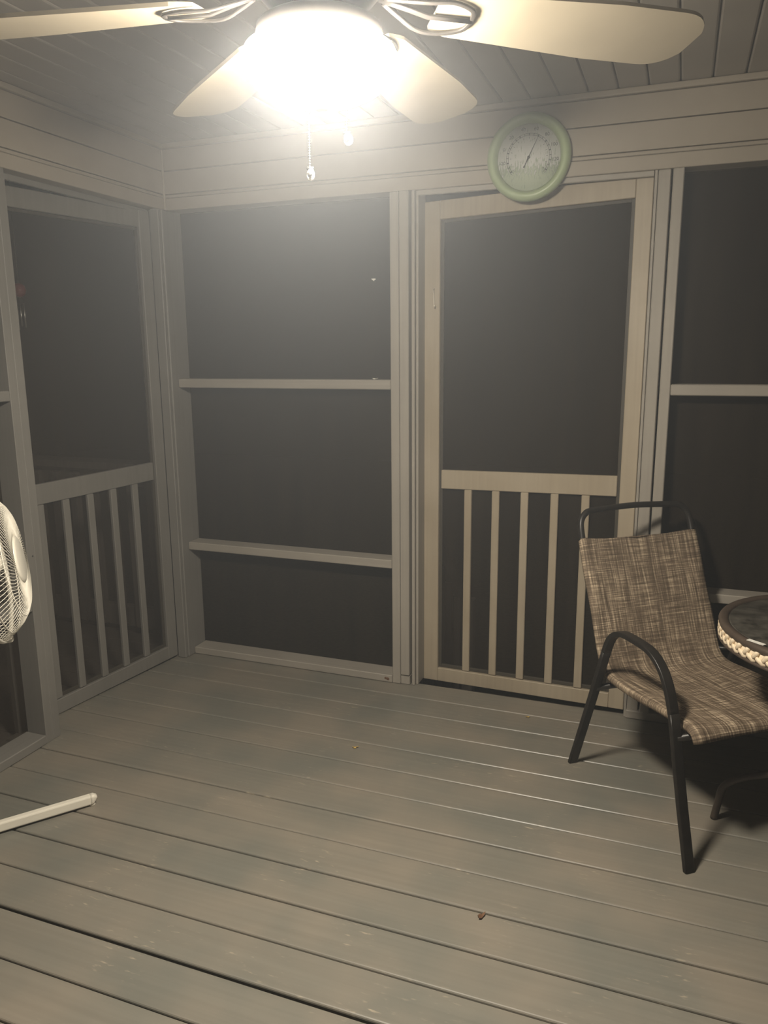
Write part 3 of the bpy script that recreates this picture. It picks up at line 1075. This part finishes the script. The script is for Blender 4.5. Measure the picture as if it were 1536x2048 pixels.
for i in range(90):
    o = w1 if i == 0 else w1.copy()
    if i:
        COL.objects.link(o)
        o.parent = pf
    o.matrix_local = HM @ Matrix.Rotation(2 * PI * i / 90, 4, 'X')
def ring_x(name, R, xx, r, mat='white'):
    pts = [(xx, R * math.cos(2 * PI * i / 60), R * math.sin(2 * PI * i / 60)) for i in range(60)]
    return head(tube(name, pts, r, mat, pf, 8, Vector((1, 0, 0)), True))
ring_x('support_ring', .168, -.0155, .0018)
ring_x('support_ring', .213, -.057, .0018)
ring_x('rear_ring', .190, -.167, .0018)
rim = lathe_x('rim_band', [(.2290, -.082), (.2345, -.080), (.2375, -.088), (.2345, -.096), (.2290, -.094), (.2290, -.082)], 'white', pf, 72)
clip = box_bm((-.100, -.014, -.246), (-.076, .014, -.232), .004, 2)
head(from_bm('rim_clip', clip, 'white', pf, True))
lathe_x('motor', [(.0, -.290), (.035, -.288), (.058, -.270), (.064, -.240), (.064, -.205), (.050, -.199), (.0, -.198)], 'white', pf, 32)
lathe_x('spinner', [(.0, -.045), (.020, -.050), (.026, -.075), (.026, -.110), (.012, -.115), (.012, -.20), (.0, -.20)], 'white', pf, 24)
for q in range(3):
    V, F = [], []
    rows = [(.024, .5, .016), (.06, .62, .038), (.11, .60, .060), (.16, .52, .068), (.190, .45, .056), (.200, .42, .032)]
    nn = 8
    for r, pit, hw in rows:
        for j in range(nn + 1):
            s = (j / nn - .5) * 2 * hw
            aa = s / max(r, .05) * .8
            V.append((-.108 + s * math.sin(pit) * .45, r * math.sin(aa), r * math.cos(aa)))
    for i in range(len(rows) - 1):
        for j in range(nn):
            F.append((i * (nn + 1) + j, i * (nn + 1) + j + 1, (i + 1) * (nn + 1) + j + 1, (i + 1) * (nn + 1) + j))
    o = mesh('fan_blade', V, F, 'white', pf, True)
    o.data.transform(Matrix.Rotation(2 * PI * q / 3 + .4, 4, 'X'))
    head(o)
    md = o.modifiers.new('thickness', 'SOLIDIFY')
    md.thickness = .002
neck = HM @ Vector((-.235, 0, -.055))
tube('neck', spline([(0, 0, .78), (neck.x * .2, neck.y * .2, .80), tuple(neck)], 5), .018, 'white', pf, 12, Vector((.6, -.7, .1)))

# ------------------------------------------------------------------ wind chime seen through the left door
wc = tag(empty('wind_chime', (-2.66, 2.655, 1.60)), 'red topped wind chime with silver tubes hanging outside the left door', 'wind chime')
lathe('top_ball', [(.0, .030), (.014, .027), (.024, .017), (.028, .0), (.024, -.016), (.014, -.026), (.0, -.029)], 'red', wc, 24, (0, 0, .165))
tube('hanging_cord', [(0, 0, .192), (0, 0, .62)], .0012, 'cord', wc, 6)
for q, (dx, dy, zt, zb) in enumerate(((.012, .006, .112, .010), (-.010, -.010, .115, .002), (-.014, .012, .110, .016))):
    tube('chime_tube', [(dx, dy, zt), (dx, dy, zb)], .0042, 'chime', wc, 12)
    tube('cord', [(dx * .4, dy * .4, .140), (dx, dy, zt - .004)], .0007, 'cord', wc, 5)

# ------------------------------------------------------------------ small things
def fleck(name, loc, size, mat, label, cat, rz=0.0, rx=0.0):
    bm = bmesh.new()
    n = 9
    vs = []
    for i in range(n):
        a = 2 * PI * i / n
        r = size * (1 + .35 * math.sin(3 * a + loc[0] * 40) + .15 * math.cos(5 * a))
        vs.append(bm.verts.new((r * math.cos(a), .55 * r * math.sin(a), .0015 + .18 * size * math.cos(2 * a))))
    lo = [bm.verts.new((v.co.x, v.co.y, v.co.z - .0012)) for v in vs]
    bm.faces.new(vs)
    bm.faces.new(lo[::-1])
    for i in range(n):
        bm.faces.new((vs[i], lo[i], lo[(i + 1) % n], vs[(i + 1) % n]))
    o = from_bm(name, bm, mat)
    o.location = loc
    o.rotation_euler = (rx, 0, rz)
    return tag(o, label, cat)
fleck('leaf_scrap', (-1.084, 2.522, .0035), .011, 'leaf', 'small yellow leaf scrap on the middle of the floor', 'leaf', .5)
fleck('leaf_scrap', (-0.505, 2.999, .0035), .008, 'leaf', 'tiny yellow leaf scrap on the floor near the screen door', 'leaf', .2)
fleck('dry_leaf', (-0.411, 1.797, .0045), .013, 'darkleaf', 'curled brown leaf caught in a floor gap in front', 'leaf', 1.1)
fleck('moth', (-1.238, YB + .03, 1.3815), .011, 'moth', 'small white moth resting on the wooden screen rail', 'moth', .3)
fleck('moth', (-1.262, ys - .003, 1.80), .009, 'moth', 'small pale moth clinging to the screen above the rail', 'moth', .6, PI / 2)
